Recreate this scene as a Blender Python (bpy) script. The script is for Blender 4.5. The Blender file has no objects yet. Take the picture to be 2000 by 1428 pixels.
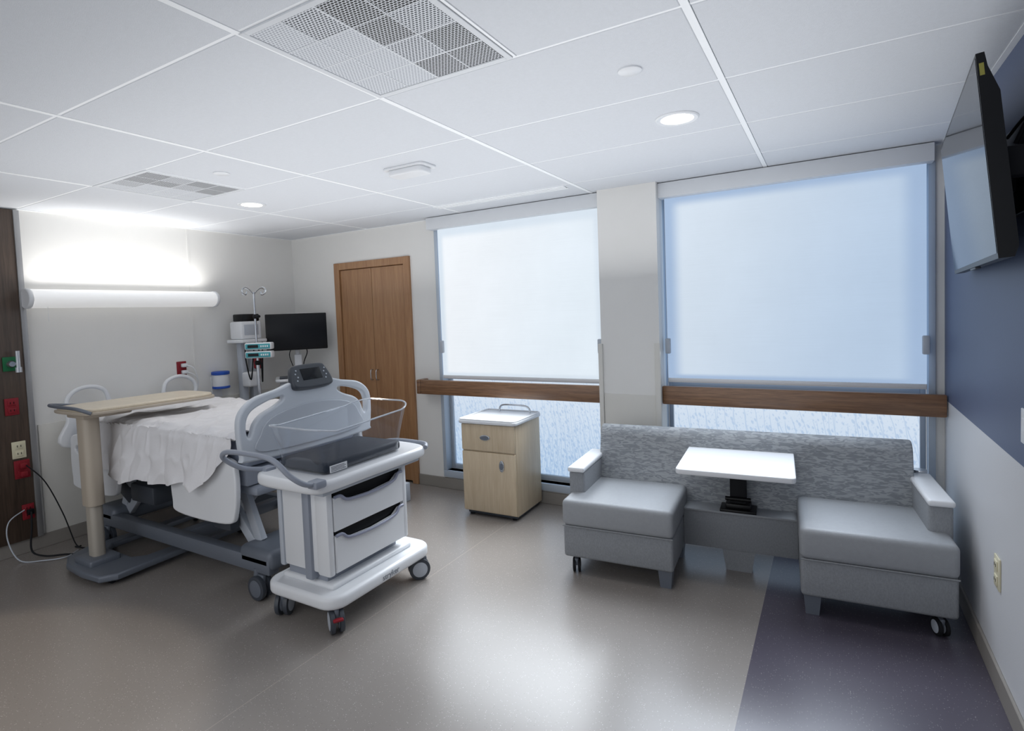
import bpy, bmesh, math, random
from mathutils import Vector, Matrix, noise
random.seed(3)
pi=math.pi
COL=bpy.context.scene.collection
# ------------------------------------------------------------ room numbers
YW,XL,XR,ZC=4.0925,-5.0,0.564,2.4526
# ------------------------------------------------------------ materials
def C(h):
    h=h.lstrip('#');o=[]
    for i in (0,2,4):
        c=int(h[i:i+2],16)/255;o.append(c/12.92 if c<=.04045 else ((c+.055)/1.055)**2.4)
    return (o[0],o[1],o[2],1)
def mulc(c,k): return (min(c[0]*k,1),min(c[1]*k,1),min(c[2]*k,1),1)
class N:
    def __init__(s,name):
        s.m=bpy.data.materials.new(name);s.m.use_nodes=True;s.t=s.m.node_tree;s.t.nodes.clear()
        s.out=s.n('ShaderNodeOutputMaterial')
    def n(s,t,**k):
        x=s.t.nodes.new(t)
        for a,b in k.items():
            if a.startswith('i_'): x.inputs[a[2:].replace('_',' ')].default_value=b
            else: setattr(x,a,b)
        return x
    def l(s,a,b): s.t.links.new(a,b)
    def math(s,op,a,b=None,c=None):
        x=s.n('ShaderNodeMath',operation=op)
        for i,v in enumerate((a,b,c)):
            if v is None: continue
            if isinstance(v,(int,float)): x.inputs[i].default_value=v
            else: s.l(v,x.inputs[i])
        return x.outputs[0]
    def mr(s,o,a,b,c=0,d=1,smooth=False):
        r=s.n('ShaderNodeMapRange',interpolation_type='SMOOTHSTEP' if smooth else 'LINEAR');s.l(o,r.inputs[0])
        for i,v in enumerate((a,b,c,d)): r.inputs[i+1].default_value=v
        return r.outputs[0]
    def mix(s,f,a,b):
        x=s.n('ShaderNodeMix',data_type='RGBA')
        for i,v in ((0,f),(6,a),(7,b)):
            if isinstance(v,(int,float,tuple)): x.inputs[i].default_value=v
            else: s.l(v,x.inputs[i])
        return x.outputs[2]
    def co(s,scale=(1,1,1),which='Object'):
        t=s.n('ShaderNodeTexCoord');m=s.n('ShaderNodeMapping');m.inputs['Scale'].default_value=scale
        s.l(t.outputs[which],m.inputs[0]);return m.outputs[0]
def mat(name,col,rough=.5,metal=0,var=.05,vs=6,bump=0,bs=80,coat=0,spec=.5,scale=(1,1,1),es=0):
    if isinstance(col,str): col=C(col)
    q=N(name);b=q.n('ShaderNodeBsdfPrincipled');q.l(b.outputs[0],q.out.inputs[0])
    v=q.co(scale);nz=q.n('ShaderNodeTexNoise',i_Scale=vs,i_Detail=3.0);q.l(v,nz.inputs['Vector'])
    q.l(q.mix(nz.outputs[0],mulc(col,1-var),mulc(col,1+var)),b.inputs['Base Color'])
    b.inputs['Roughness'].default_value=rough;b.inputs['Metallic'].default_value=metal
    b.inputs['Coat Weight'].default_value=coat;b.inputs['Coat Roughness'].default_value=.1
    b.inputs['Specular IOR Level'].default_value=spec
    if es: b.inputs['Emission Color'].default_value=(1,.98,.95,1);b.inputs['Emission Strength'].default_value=es
    if bump:
        n2=q.n('ShaderNodeTexNoise',i_Scale=bs,i_Detail=2.0);q.l(v,n2.inputs['Vector'])
        bp=q.n('ShaderNodeBump',i_Strength=bump,i_Distance=.01);q.l(n2.outputs[0],bp.inputs['Height']);q.l(bp.outputs[0],b.inputs['Normal'])
    return q.m
def wood(name,c1,c2,scale,rough=.4,coat=.2,k=1.0,lo=.36,hi=.64):
    q=N(name);b=q.n('ShaderNodeBsdfPrincipled');q.l(b.outputs[0],q.out.inputs[0])
    v=q.co(scale);n1=q.n('ShaderNodeTexNoise',i_Scale=3.0*k,i_Detail=8.0,i_Roughness=.65,i_Distortion=.6);q.l(v,n1.inputs['Vector'])
    n2=q.n('ShaderNodeTexNoise',i_Scale=14.0*k,i_Detail=4.0);q.l(v,n2.inputs['Vector'])
    f=q.math('ADD',q.math('MULTIPLY',n1.outputs[0],.7),q.math('MULTIPLY',n2.outputs[0],.3))
    q.l(q.mix(q.mr(f,lo,hi),C(c1),C(c2)),b.inputs['Base Color'])
    b.inputs['Roughness'].default_value=rough;b.inputs['Coat Weight'].default_value=coat;b.inputs['Coat Roughness'].default_value=.25
    return q.m
def emis(name,col,s):
    q=N(name);e=q.n('ShaderNodeEmission');e.inputs[0].default_value=C(col);e.inputs[1].default_value=s;q.l(e.outputs[0],q.out.inputs[0]);return q.m

M={}
M['wall']=mat('warm_white_wall_paint','#e3e2df',.6,var=.02,bump=.05,bs=200)
M['wainscot']=mat('lower_wall_guard_vinyl','#d3d1cb',.45,var=.02)
M['ceil']=mat('ceiling_tile_mineral_fibre','#d6d9de',.9,var=.03,vs=60,bump=.25,bs=300)
M['tbar']=mat('ceiling_grid_metal','#f6f8fa',.5,var=.01)
M['base']=mat('taupe_rubber_baseboard','#8d8882',.5,var=.05)
M['oak']=wood('oak_veneer_vertical','#8e6443','#af865f',(9,9,.55),lo=.32,hi=.68)
M['oakrail']=wood('oak_handrail_horizontal','#644531','#946f50',(1.0,14,22),.35,.3,lo=.36,hi=.64)
M['darkwood']=wood('dark_walnut_panel','#3b2e26','#58483c',(14,14,.5),.45,.15)
M['alu']=mat('brushed_aluminium','#a3a3a4',.35,.6,var=.05)
M['frame']=mat('window_frame_metal','#b2bdca',.45,.1,var=.03)
M['white']=mat('white_plastic','#e0e2e5',.35,var=.02,coat=.1)
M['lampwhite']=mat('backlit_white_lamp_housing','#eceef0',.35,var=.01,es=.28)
M['white2']=mat('matte_white_metal','#d6d9dd',.5,var=.02)
M['beige']=mat('warm_beige_metal','#b5aa9b',.45,var=.03)
M['beige2']=mat('warm_grey_lower_sleeve','#a8a196',.45,var=.03)
M['grey']=mat('blue_grey_plastic','#9096a2',.4,var=.03)
M['lgrey']=mat('light_grey_plastic','#b5bbc4',.4,var=.03)
M['panel']=mat('pale_grey_plastic','#c6ccd4',.4,var=.02)
M['dgrey']=mat('dark_grey_plastic','#3c4149',.4,var=.05)
M['mgrey']=mat('mid_grey_metal_frame','#676d77',.4,.1,var=.05)
M['black']=mat('black_plastic','#0c0d10',.35,var=.1,spec=.3)
M['blackm']=mat('black_rubber','#15161a',.7,var=.1,spec=.3)
M['chrome']=mat('satin_chrome','#c5c9cf',.22,.95,var=.03)
M['red']=mat('red_outlet_plastic','#86202a',.45,var=.05,spec=.3)
M['green']=mat('green_gas_outlet','#1f6a42',.45,var=.05,spec=.3)
M['teal']=mat('teal_pump_plastic','#3f99a3',.4,var=.05)
M['blue']=mat('blue_lid_plastic','#1c4fb0',.4,var=.05)
M['vinyl']=mat('grey_vinyl_upholstery','#96999d',.48,var=.07,vs=60,bump=.16,bs=320,spec=.4)
M['vinyl2']=mat('woven_grey_vinyl_side','#8a8d91',.6,var=.22,vs=150,bump=.25,bs=300,scale=(1,1,.5),spec=.3)
M['maple']=wood('pale_maple_laminate','#bfab8e','#d0bfa4',(7,7,.6),.45,.1)
M['sheet']=mat('white_cotton_sheet','#e0dfe1',.85,var=.02,bump=.1,bs=90)
M['mattress']=mat('pale_mattress_cover','#9aa3b5',.6,var=.05)
M['bluemat']=mat('dark_navy_bassinet_mattress','#252c38',.6,var=.06,spec=.3)
M['tabletop']=wood('cream_table_laminate','#cfc3ad','#dccfb9',(2,8,8),.35,.2)
M['ivory']=mat('ivory_outlet_plastic','#d5cfb4',.4,var=.02)
M['yellow']=mat('yellow_sticker','#8f8a3c',.5,var=.05)
M['glow']=emis('downlight_lens_glow','#fff6e8',6)
M['glowbar']=emis('lamp_diffuser_glow','#fffaf4',1.0)
M['ink']=mat('grey_printed_ink','#888d96',.5,var=.02)
M['inkd']=mat('dark_printed_ink','#2a2d33',.5,var=.02)
M['lav']=mat('lavender_grey_trim','#8f93a6',.4,var=.03)

def m_floor():
    q=N('speckled_vinyl_floor');b=q.n('ShaderNodeBsdfPrincipled');q.l(b.outputs[0],q.out.inputs[0])
    t=q.n('ShaderNodeTexCoord');sep=q.n('ShaderNodeSeparateXYZ');q.l(t.outputs['Object'],sep.inputs[0])
    n=q.n('ShaderNodeTexNoise',i_Scale=1.0,i_Detail=2.0);q.l(t.outputs['Object'],n.inputs['Vector'])
    taupe=q.mix(n.outputs[0],C('#86807b'),C('#8b8580'));pur=q.mix(n.outputs[0],C('#4d4954'),C('#524d59'))
    f=q.math('GREATER_THAN',sep.outputs[0],-.325)
    c=q.mix(f,taupe,pur)
    s=q.math('LESS_THAN',q.math('ABSOLUTE',q.math('ADD',sep.outputs[0],2.12)),.0025)
    c=q.mix(q.math('MULTIPLY',s,.4),c,C('#b0a79c'))
    amt=q.math('SUBTRACT',1.0,q.math('MULTIPLY',f,.5))
    for sc_,th,lo,hi,cl,kk in ((110.0,.2,.6,2,'#cdc8c2',.42),(85.0,.17,-1,.25,'#504a46',.4),(55.0,.1,.75,2,'#e0dcd7',.6)):
        v=q.n('ShaderNodeTexVoronoi',i_Scale=sc_);q.l(t.outputs['Object'],v.inputs['Vector'])
        sc=q.n('ShaderNodeSeparateColor');q.l(v.outputs['Color'],sc.inputs[0])
        k=q.math('MULTIPLY',q.math('LESS_THAN',v.outputs['Distance'],th),q.math('MULTIPLY',q.math('GREATER_THAN',sc.outputs[0],lo),q.math('LESS_THAN',sc.outputs[0],hi)))
        c=q.mix(q.math('MULTIPLY',q.math('MULTIPLY',k,kk),amt),c,C(cl))
    q.l(c,b.inputs['Base Color'])
    b.inputs['Roughness'].default_value=.27;b.inputs['Specular IOR Level'].default_value=.7
    n4=q.n('ShaderNodeTexNoise',i_Scale=2.5,i_Detail=1.0);q.l(t.outputs['Object'],n4.inputs['Vector'])
    bp=q.n('ShaderNodeBump',i_Strength=.06,i_Distance=.02);q.l(n4.outputs[0],bp.inputs['Height']);q.l(bp.outputs[0],b.inputs['Normal'])
    return q.m
M['floor']=m_floor()
def m_rwall():
    q=N('two_tone_wall_paint');b=q.n('ShaderNodeBsdfPrincipled');q.l(b.outputs[0],q.out.inputs[0])
    t=q.n('ShaderNodeTexCoord');sep=q.n('ShaderNodeSeparateXYZ');q.l(t.outputs['Object'],sep.inputs[0])
    q.l(q.mix(q.math('GREATER_THAN',sep.outputs[2],.985),C('#cfd0d3'),C('#55617d')),b.inputs['Base Color'])
    b.inputs['Roughness'].default_value=.5
    n=q.n('ShaderNodeTexNoise',i_Scale=200.0);q.l(t.outputs['Object'],n.inputs['Vector'])
    bp=q.n('ShaderNodeBump',i_Strength=.05,i_Distance=.01);q.l(n.outputs[0],bp.inputs['Height']);q.l(bp.outputs[0],b.inputs['Normal'])
    return q.m
M['rwall']=m_rwall()
def m_backpat():
    q=N('wave_patterned_upholstery');b=q.n('ShaderNodeBsdfPrincipled');q.l(b.outputs[0],q.out.inputs[0])
    v=q.co((13,13,50));w=q.n('ShaderNodeTexNoise',i_Scale=1.6,i_Detail=1.5,i_Distortion=1.2);q.l(v,w.inputs['Vector'])
    r=q.mr(w.outputs[0],.44,.56)
    q.l(q.mix(r,C('#84898e'),C('#a1a5a9')),b.inputs['Base Color']);b.inputs['Roughness'].default_value=.6
    bp=q.n('ShaderNodeBump',i_Strength=.12,i_Distance=.004);q.l(r,bp.inputs['Height']);q.l(bp.outputs[0],b.inputs['Normal'])
    return q.m
M['pattern']=m_backpat()
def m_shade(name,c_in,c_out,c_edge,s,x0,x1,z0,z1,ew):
    # daylight glow and darker frame-edge shade are painted into the fabric's emission
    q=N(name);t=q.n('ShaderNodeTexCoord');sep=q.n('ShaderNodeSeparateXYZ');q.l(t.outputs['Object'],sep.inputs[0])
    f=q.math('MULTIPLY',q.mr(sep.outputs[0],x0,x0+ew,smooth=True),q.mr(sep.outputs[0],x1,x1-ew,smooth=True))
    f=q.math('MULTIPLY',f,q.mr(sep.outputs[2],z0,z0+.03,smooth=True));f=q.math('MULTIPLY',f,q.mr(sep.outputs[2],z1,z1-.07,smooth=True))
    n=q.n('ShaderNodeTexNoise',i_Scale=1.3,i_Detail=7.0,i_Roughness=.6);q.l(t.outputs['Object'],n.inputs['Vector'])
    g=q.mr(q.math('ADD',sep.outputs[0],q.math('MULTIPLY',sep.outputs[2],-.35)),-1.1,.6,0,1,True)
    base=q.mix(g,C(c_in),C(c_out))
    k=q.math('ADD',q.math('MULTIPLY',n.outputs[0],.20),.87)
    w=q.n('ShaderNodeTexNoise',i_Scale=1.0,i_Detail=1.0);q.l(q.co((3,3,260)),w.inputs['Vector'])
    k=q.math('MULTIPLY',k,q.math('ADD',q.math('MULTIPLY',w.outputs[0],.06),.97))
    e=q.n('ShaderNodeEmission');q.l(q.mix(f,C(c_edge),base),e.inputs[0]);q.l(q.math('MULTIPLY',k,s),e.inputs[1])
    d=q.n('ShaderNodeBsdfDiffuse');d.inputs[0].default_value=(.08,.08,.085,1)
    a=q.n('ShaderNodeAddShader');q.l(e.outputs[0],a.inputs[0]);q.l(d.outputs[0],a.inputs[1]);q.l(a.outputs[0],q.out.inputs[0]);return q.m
def m_film():
    # frosted privacy film printed with blue grass stems and small leaves, daylight painted in as emission
    q=N('frosted_botanical_window_film');t=q.n('ShaderNodeTexCoord');sep=q.n('ShaderNodeSeparateXYZ');q.l(t.outputs['Object'],sep.inputs[0])
    z=sep.outputs[2]
    nz=q.n('ShaderNodeTexNoise',i_Scale=3.0,i_Detail=1.0);q.l(t.outputs['Object'],nz.inputs['Vector'])
    def stems(fr,amp,slant,wd,ztop):
        xx=q.math('ADD',q.math('ADD',sep.outputs[0],q.math('MULTIPLY',nz.outputs[0],amp)),q.math('MULTIPLY',z,slant))
        u=q.math('MULTIPLY',xx,fr)
        cell=q.math('FLOOR',u)
        rnd=q.n('ShaderNodeTexWhiteNoise',noise_dimensions='1D');q.l(cell,rnd.inputs['W'])
        top=q.math('ADD',q.math('MULTIPLY',rnd.outputs[0],.45),ztop)
        d=q.math('ABSOLUTE',q.math('SUBTRACT',q.math('FRACT',u),.5))
        return q.math('MULTIPLY',q.mr(d,wd,wd*.5),q.mr(q.math('SUBTRACT',top,z),0,.04))
    def leaves(sx,sz,r0,r1,slant,off):
        cb=q.n('ShaderNodeCombineXYZ')
        q.l(q.math('ADD',q.math('MULTIPLY',q.math('ADD',sep.outputs[0],q.math('MULTIPLY',z,slant)),sx),off),cb.inputs[0]);q.l(q.math('MULTIPLY',z,sz),cb.inputs[1])
        v=q.n('ShaderNodeTexVoronoi',i_Scale=1.0,voronoi_dimensions='2D');q.l(cb.outputs[0],v.inputs['Vector'])
        sc=q.n('ShaderNodeSeparateColor');q.l(v.outputs['Color'],sc.inputs[0])
        d=q.math('SUBTRACT',q.math('MULTIPLY',q.mr(z,.15,.98,r0,r1),q.math('ADD',q.math('MULTIPLY',sc.outputs[0],.9),.2)),v.outputs['Distance'])
        return q.mr(d,0,.12)
    s1=stems(26,.10,.08,.08,.55);s2=stems(41,.07,-.12,.10,.30);s3=stems(15,.12,.2,.05,.75)
    a=leaves(38,22,.50,.32,.35,0);b=leaves(54,34,.52,.22,-.4,7.3)
    msk=q.math('MAXIMUM',q.math('MAXIMUM',q.math('MULTIPLY',s1,.75),q.math('MULTIPLY',s2,.65)),q.math('MAXIMUM',q.math('MULTIPLY',s3,.8),q.math('MAXIMUM',q.math('MULTIPLY',a,.85),q.math('MULTIPLY',b,.5))))
    msk=q.math('MULTIPLY',msk,q.mr(z,1.0,.2,.38,.75))
    bgc=q.mix(q.mr(z,.9,.2,0,1),C('#dce9f8'),C('#c3daf3'))
    e=q.n('ShaderNodeEmission');q.l(q.mix(msk,bgc,C('#93b6df')),e.inputs[0]);e.inputs[1].default_value=.84
    g=q.n('ShaderNodeBsdfGlossy');g.inputs['Roughness'].default_value=.3
    m=q.n('ShaderNodeMixShader');m.inputs[0].default_value=.05;q.l(e.outputs[0],m.inputs[1]);q.l(g.outputs[0],m.inputs[2]);q.l(m.outputs[0],q.out.inputs[0]);return q.m
M['film']=m_film()
M['sky']=emis('bright_daylight_pane','#a9c6ea',.8)
def m_clear(name,tint,lo,hi,df=.2):
    q=N(name);tr=q.n('ShaderNodeBsdfTransparent');tr.inputs[0].default_value=C(tint);g=q.n('ShaderNodeBsdfGlossy');g.inputs['Roughness'].default_value=.06
    d=q.n('ShaderNodeBsdfDiffuse');d.inputs[0].default_value=(.85,.9,.97,1)
    lw=q.n('ShaderNodeLayerWeight');lw.inputs[0].default_value=.4
    gm=q.n('ShaderNodeMixShader');gm.inputs[0].default_value=df;q.l(g.outputs[0],gm.inputs[1]);q.l(d.outputs[0],gm.inputs[2])
    m=q.n('ShaderNodeMixShader');q.l(q.mr(lw.outputs['Facing'],0,1,lo,hi),m.inputs[0]);q.l(tr.outputs[0],m.inputs[1]);q.l(gm.outputs[0],m.inputs[2]);q.l(m.outputs[0],q.out.inputs[0]);return q.m
M['clear']=m_clear('clear_acrylic','#fafbfd',.03,.28,.12)
M['clearrim']=m_clear('clear_acrylic_rim','#f2f5f9',.5,.85,.5)
def m_screen():
    q=N('glossy_black_screen');b=q.n('ShaderNodeBsdfPrincipled');b.inputs['Base Color'].default_value=(.012,.014,.018,1)
    b.inputs['Roughness'].default_value=.07;b.inputs['Specular IOR Level'].default_value=.15;q.l(b.outputs[0],q.out.inputs[0]);return q.m
M['screen']=m_screen()
M['matscreen']=mat('matte_dark_screen','#14161b',.35,var=.05,spec=.25)
def m_vent(name,tone,a,c,sx=75.0,sy=110.0):
    q=N(name);b=q.n('ShaderNodeBsdfPrincipled');q.l(b.outputs[0],q.out.inputs[0])
    v=q.co((1,1,1));sep=q.n('ShaderNodeSeparateXYZ');q.l(v,sep.inputs[0])
    row=q.math('FLOOR',q.math('MULTIPLY',sep.outputs[1],sy))
    fx=q.math('ABSOLUTE',q.math('SUBTRACT',q.math('FRACT',q.math('ADD',q.math('MULTIPLY',sep.outputs[0],sx),q.math('MULTIPLY',row,.5))),.5))
    fy=q.math('ABSOLUTE',q.math('SUBTRACT',q.math('FRACT',q.math('MULTIPLY',sep.outputs[1],sy)),.5))
    hole=q.math('MULTIPLY',q.math('LESS_THAN',fx,a),q.math('LESS_THAN',fy,c))
    q.l(q.mix(hole,C('#d8dbe0'),C(tone)),b.inputs['Base Color']);b.inputs['Roughness'].default_value=.6;return q.m
M['vd']=m_vent('perforated_vent_dark','#0c0e12',.39,.36);M['vl']=m_vent('perforated_vent_light','#9da2aa',.32,.28)
M['vm']=m_vent('perforated_vent_mid','#3a3f47',.33,.3)

# ------------------------------------------------------------ shapes: (verts, faces)
def from_bm(bm):
    bm.verts.ensure_lookup_table()
    V=[v.co.copy() for v in bm.verts];F=[[v.index for v in f.verts] for f in bm.faces];bm.free();return (V,F)
def box(x0,x1,y0,y1,z0,z1,r=0,seg=2):
    bm=bmesh.new();bmesh.ops.create_cube(bm,size=1)
    for v in bm.verts: v.co=Vector(((x0+x1)/2+v.co.x*(x1-x0),(y0+y1)/2+v.co.y*(y1-y0),(z0+z1)/2+v.co.z*(z1-z0)))
    if r>0: bmesh.ops.bevel(bm,geom=bm.edges[:],offset=min(r,abs(x1-x0)*.49,abs(y1-y0)*.49,abs(z1-z0)*.49),segments=seg,profile=.5,affect='EDGES')
    bm.verts.index_update();return from_bm(bm)
def frame_of(d):
    d=d.normalized();a=Vector((0,0,1)) if abs(d.z)<.9 else Vector((1,0,0));u=d.cross(a).normalized();return u,d.cross(u).normalized()
def cyl(p0,p1,r,r2=None,seg=24):
    p0,p1=Vector(p0),Vector(p1);r2=r if r2 is None else r2;u,w=frame_of(p1-p0);V=[];F=[]
    for p,rr in ((p0,r),(p1,r2)):
        for i in range(seg):
            t=2*pi*i/seg;V.append(p+u*math.cos(t)*rr+w*math.sin(t)*rr)
    for i in range(seg): j=(i+1)%seg;F.append([i,j,seg+j,seg+i])
    F.append(list(range(seg))[::-1]);F.append(list(range(seg,2*seg)));return (V,F)
def lathe(prof,c=(0,0,0),seg=28,axis='Z'):
    V=[];F=[];n=len(prof)
    for r,z in prof:
        for i in range(seg):
            t=2*pi*i/seg;p=(r*math.cos(t),r*math.sin(t),z)
            if axis=='Y': p=(p[0],p[2],p[1])
            if axis=='X': p=(p[2],p[0],p[1])
            V.append(Vector(p)+Vector(c))
    for k in range(n-1):
        for i in range(seg): j=(i+1)%seg;F.append([k*seg+i,k*seg+j,(k+1)*seg+j,(k+1)*seg+i])
    F.append(list(range(seg))[::-1]);F.append([(n-1)*seg+i for i in range(seg)]);return (V,F)
def cr(P,n=6,closed=False):
    P=[Vector(p) for p in P];out=[];m=len(P)
    rng=range(m) if closed else range(m-1)
    for i in rng:
        g=lambda k:P[k%m] if closed else P[max(0,min(m-1,k))]
        a,b,c,d=g(i-1),g(i),g(i+1),g(i+2)
        for j in range(n):
            t=j/n;out.append(.5*((2*b)+(c-a)*t+(2*a-5*b+4*c-d)*t*t+(3*b-a-3*c+d)*t**3))
    if not closed: out.append(P[-1])
    return out
def tube(P,r,seg=10,n=6,closed=False,smooth=True,flat=1.0):
    Q=cr(P,n,closed) if smooth else [Vector(p) for p in P];V=[];F=[];m=len(Q);u=None
    for i,p in enumerate(Q):
        if closed: d=Q[(i+1)%m]-Q[i-1]
        else: d=Q[min(m-1,i+1)]-Q[max(0,i-1)]
        if d.length<1e-9: d=Vector((0,0,1))
        d.normalize()
        if u is None: u,_=frame_of(d)
        u=(u-d*u.dot(d)).normalized();w=d.cross(u)
        for k in range(seg): t=2*pi*k/seg;V.append(p+u*math.cos(t)*r+w*math.sin(t)*r*flat)
    for i in range(m if closed else m-1):
        for k in range(seg):
            a=i*seg+k;b=i*seg+(k+1)%seg;c=((i+1)%m)*seg+(k+1)%seg;d=((i+1)%m)*seg+k;F.append([a,b,c,d])
    if not closed: F.append(list(range(seg))[::-1]);F.append([(m-1)*seg+k for k in range(seg)])
    return (V,F)
def _conv(cu):
    ob=bpy.data.objects.new('tmp',cu);COL.objects.link(ob);bpy.context.view_layer.update()
    me=bpy.data.meshes.new_from_object(ob.evaluated_get(bpy.context.evaluated_depsgraph_get()))
    V=[v.co.copy() for v in me.vertices];F=[list(p.vertices) for p in me.polygons]
    bpy.data.objects.remove(ob);bpy.data.meshes.remove(me);bpy.data.curves.remove(cu);return (V,F)
def plate(outs,th,bev=.003,n=6,smooth=True):
    """2-D outline (first) with holes (rest), thickness th centred on local z"""
    cu=bpy.data.curves.new('tmpc','CURVE');cu.dimensions='2D';cu.fill_mode='BOTH'
    for o in outs:
        P=cr([(p[0],p[1],0) for p in o],n,True) if smooth else [Vector((p[0],p[1],0)) for p in o]
        s=cu.splines.new('POLY');s.points.add(len(P)-1)
        for i,p in enumerate(P): s.points[i].co=(p.x,p.y,0,1)
        s.use_cyclic_u=True
    cu.extrude=max(th/2-bev,.0001);cu.bevel_depth=bev;cu.bevel_resolution=2;cu.offset=-bev
    return _conv(cu)
def rrect(x0,x1,y0,y1,r,k=6):
    o=[]
    for cx,cy,a in ((x1-r,y1-r,0),(x0+r,y1-r,90),(x0+r,y0+r,180),(x1-r,y0+r,270)):
        for i in range(k+1): t=math.radians(a+90*i/k);o.append((cx+r*math.cos(t),cy+r*math.sin(t)))
    return o
def text(body,size,th=.0006):
    cu=bpy.data.curves.new('tmpt','FONT');cu.body=body;cu.size=size;cu.extrude=th;cu.align_x='CENTER';cu.align_y='CENTER';return _conv(cu)
def tf(s,m): return ([m@v for v in s[0]],s[1])
def T(x,y,z): return Matrix.Translation((x,y,z))
def R(a,ax): return Matrix.Rotation(a,4,ax)
XP=Matrix(((0,0,1,0),(1,0,0,0),(0,1,0,0),(0,0,0,1)))   # plate in Y-Z plane facing +X
YP=Matrix(((1,0,0,0),(0,0,-1,0),(0,1,0,0),(0,0,0,1)))  # plate in X-Z plane facing -Y
def prism_x(prof,x0,x1,r=.0):
    s=plate([prof],abs(x1-x0),max(r,.0008),smooth=False);return tf(s,T((x0+x1)/2,0,0)@XP)
def solid(f,nu,nv):
    V=[];F=[]
    for i in range(nu+1):
        for j in range(nv+1): V.append(Vector(f(i/nu,j/nv)))
    for i in range(nu):
        for j in range(nv): a=i*(nv+1)+j;F.append([a,a+nv+1,a+nv+2,a+1])
    return (V,F)
# ------------------------------------------------------------ objects
def mesh_obj(name,shapes,mats,M4=None,ang=35):
    if not isinstance(mats,(list,tuple)): mats=[mats]
    V=[];F=[];I=[]
    for s in shapes:
        idx=0
        if isinstance(s[1],int): s,idx=s
        o=len(V);V+= [M4@v if M4 else v for v in s[0]];F+=[[i+o for i in f] for f in s[1]];I+=[idx]*len(s[1])
    me=bpy.data.meshes.new(name);me.from_pydata([tuple(v) for v in V],[],F)
    for m in mats: me.materials.append(m)
    for p,i in zip(me.polygons,I): p.material_index=i;p.use_smooth=True
    bm=bmesh.new();bm.from_mesh(me);bmesh.ops.recalc_face_normals(bm,faces=bm.faces[:]);bm.to_mesh(me);bm.free()
    me.set_sharp_from_angle(angle=math.radians(ang));me.update()
    ob=bpy.data.objects.new(name,me);COL.objects.link(ob);return ob
def structure(name,shapes,mats):
    o=mesh_obj(name,shapes,mats);o['kind']='structure';return o
class Thing:
    def __init__(s,name,label,cat,loc,rz=0,local=False,group=None):
        e=bpy.data.objects.new(name,None);e.empty_display_size=.1;COL.objects.link(e);e.location=loc;e.rotation_euler=(0,0,rz)
        e['label']=label;e['category']=cat
        if group: e['group']=group
        s.e=e;m=T(*loc)@R(rz,'Z');s.inv=None if local else m.inverted();s.mw=m
    def part(s,name,shapes,mats,parent=None,label=None,ang=35):
        o=mesh_obj(name,shapes,mats,s.inv,ang);o.parent=parent or s.e
        if label:o['label']=label
        return o
def single(name,label,cat,shapes,mats,group=None):
    o=mesh_obj(name,shapes,mats);o['label']=label;o['category']=cat
    v=[x.co for x in o.data.vertices];c=Vector(((min(a.x for a in v)+max(a.x for a in v))/2,(min(a.y for a in v)+max(a.y for a in v))/2,min(a.z for a in v)))
    o.data.transform(T(-c.x,-c.y,-c.z));o.location=c
    if group:o['group']=group
    return o
def caster(th,x,y,r,rz=0,z=0,tread=M['blackm'],hub=M['lgrey'],lock=None,parent=None):
    m=T(x,y,z)@R(rz,'Z')
    f=th.part('caster',[tf(box(-.012,.012,-r*.55,r*.75,r*1.0,r*2.05,.008),m),tf(cyl((0,r*.35,r*1.9),(0,r*.35,r*2.5),r*.28),m)],M['mgrey'],parent)
    for sx in (-1,1):
        c=(sx*r*.36,0,r)
        pr=[(r*.78,-r*.2),(r*.97,-r*.16),(r,0),(r*.97,r*.16),(r*.78,r*.2)]
        th.part('wheel',[(tf(lathe(pr,c,28,'X'),m),0),(tf(lathe([(r*.2,-r*.27),(r*.7,-r*.21),(r*.7,r*.21),(r*.2,r*.27)],c,24,'X'),m),1)],[tread,hub],f)
    if lock:
        th.part('brake_pedal',[tf(box(-r*.4,r*.4,-r*1.15,-r*.7,r*1.3,r*1.5,.005),m)],lock,f,'red brake pedal')
        th.part('brake_pedal',[tf(box(-r*.4,r*.4,r*.7,r*1.1,r*1.5,r*1.7,.005),m)],M['green'],f,'green release pedal')
    return f

# ============================================================ ROOM SHELL
Y0=-1.2
structure('floor',[box(XL-.2,XR+.2,Y0,YW+.2,-.1,0)],M['floor'])
xs=[-5.0,-3.887,-2.711,-1.535,-.3587,.564];ys=[-1.2,-.779,-.153,.474,1.1005,1.727,2.3537,2.980,3.607,4.0925]
tiles=[]
for i in range(5):
    for j in range(len(ys)-1):
        g=.014;h=.006
        x0,x1=xs[i]+(g if i else 0),xs[i+1]-(g if i<4 else 0)
        y0,y1=ys[j]+h,ys[j+1]-(h if j<len(ys)-2 else 0)
        if i==3 and j==4: x0=-.915
        if i==1 and j==5: x0=-3.27
        tiles.append(box(x0,x1,y0,y1,ZC,ZC+.03,.002,1))
structure('ceiling',[box(XL-.2,XR+.2,Y0,YW+.2,ZC+.031,ZC+.1)]+tiles,[M['ceil']])
bars=[box(x-.012,x+.012,Y0,YW,ZC-.001,ZC+.02) for x in xs[1:-1]]
for y in ys[1:-1]: bars+=[box(xs[i]+(.0125 if i else 0),xs[i+1]-.0125,y-.0058,y+.0058,ZC+.002,ZC+.02) for i in range(5)]
bars+=[box(-.927,-.917,1.107,1.72,ZC-.001,ZC+.02),box(-3.282,-3.272,1.734,2.347,ZC-.001,ZC+.02)]
bars+=[box(XL,XL+.022,Y0,YW,ZC-.003,ZC-.0005),box(XL+.022,XR-.022,YW-.022,YW,ZC-.003,ZC-.0005),box(XR-.022,XR,Y0,YW,ZC-.003,ZC-.0005)]
structure('trim_1',bars,M['tbar'])
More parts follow.
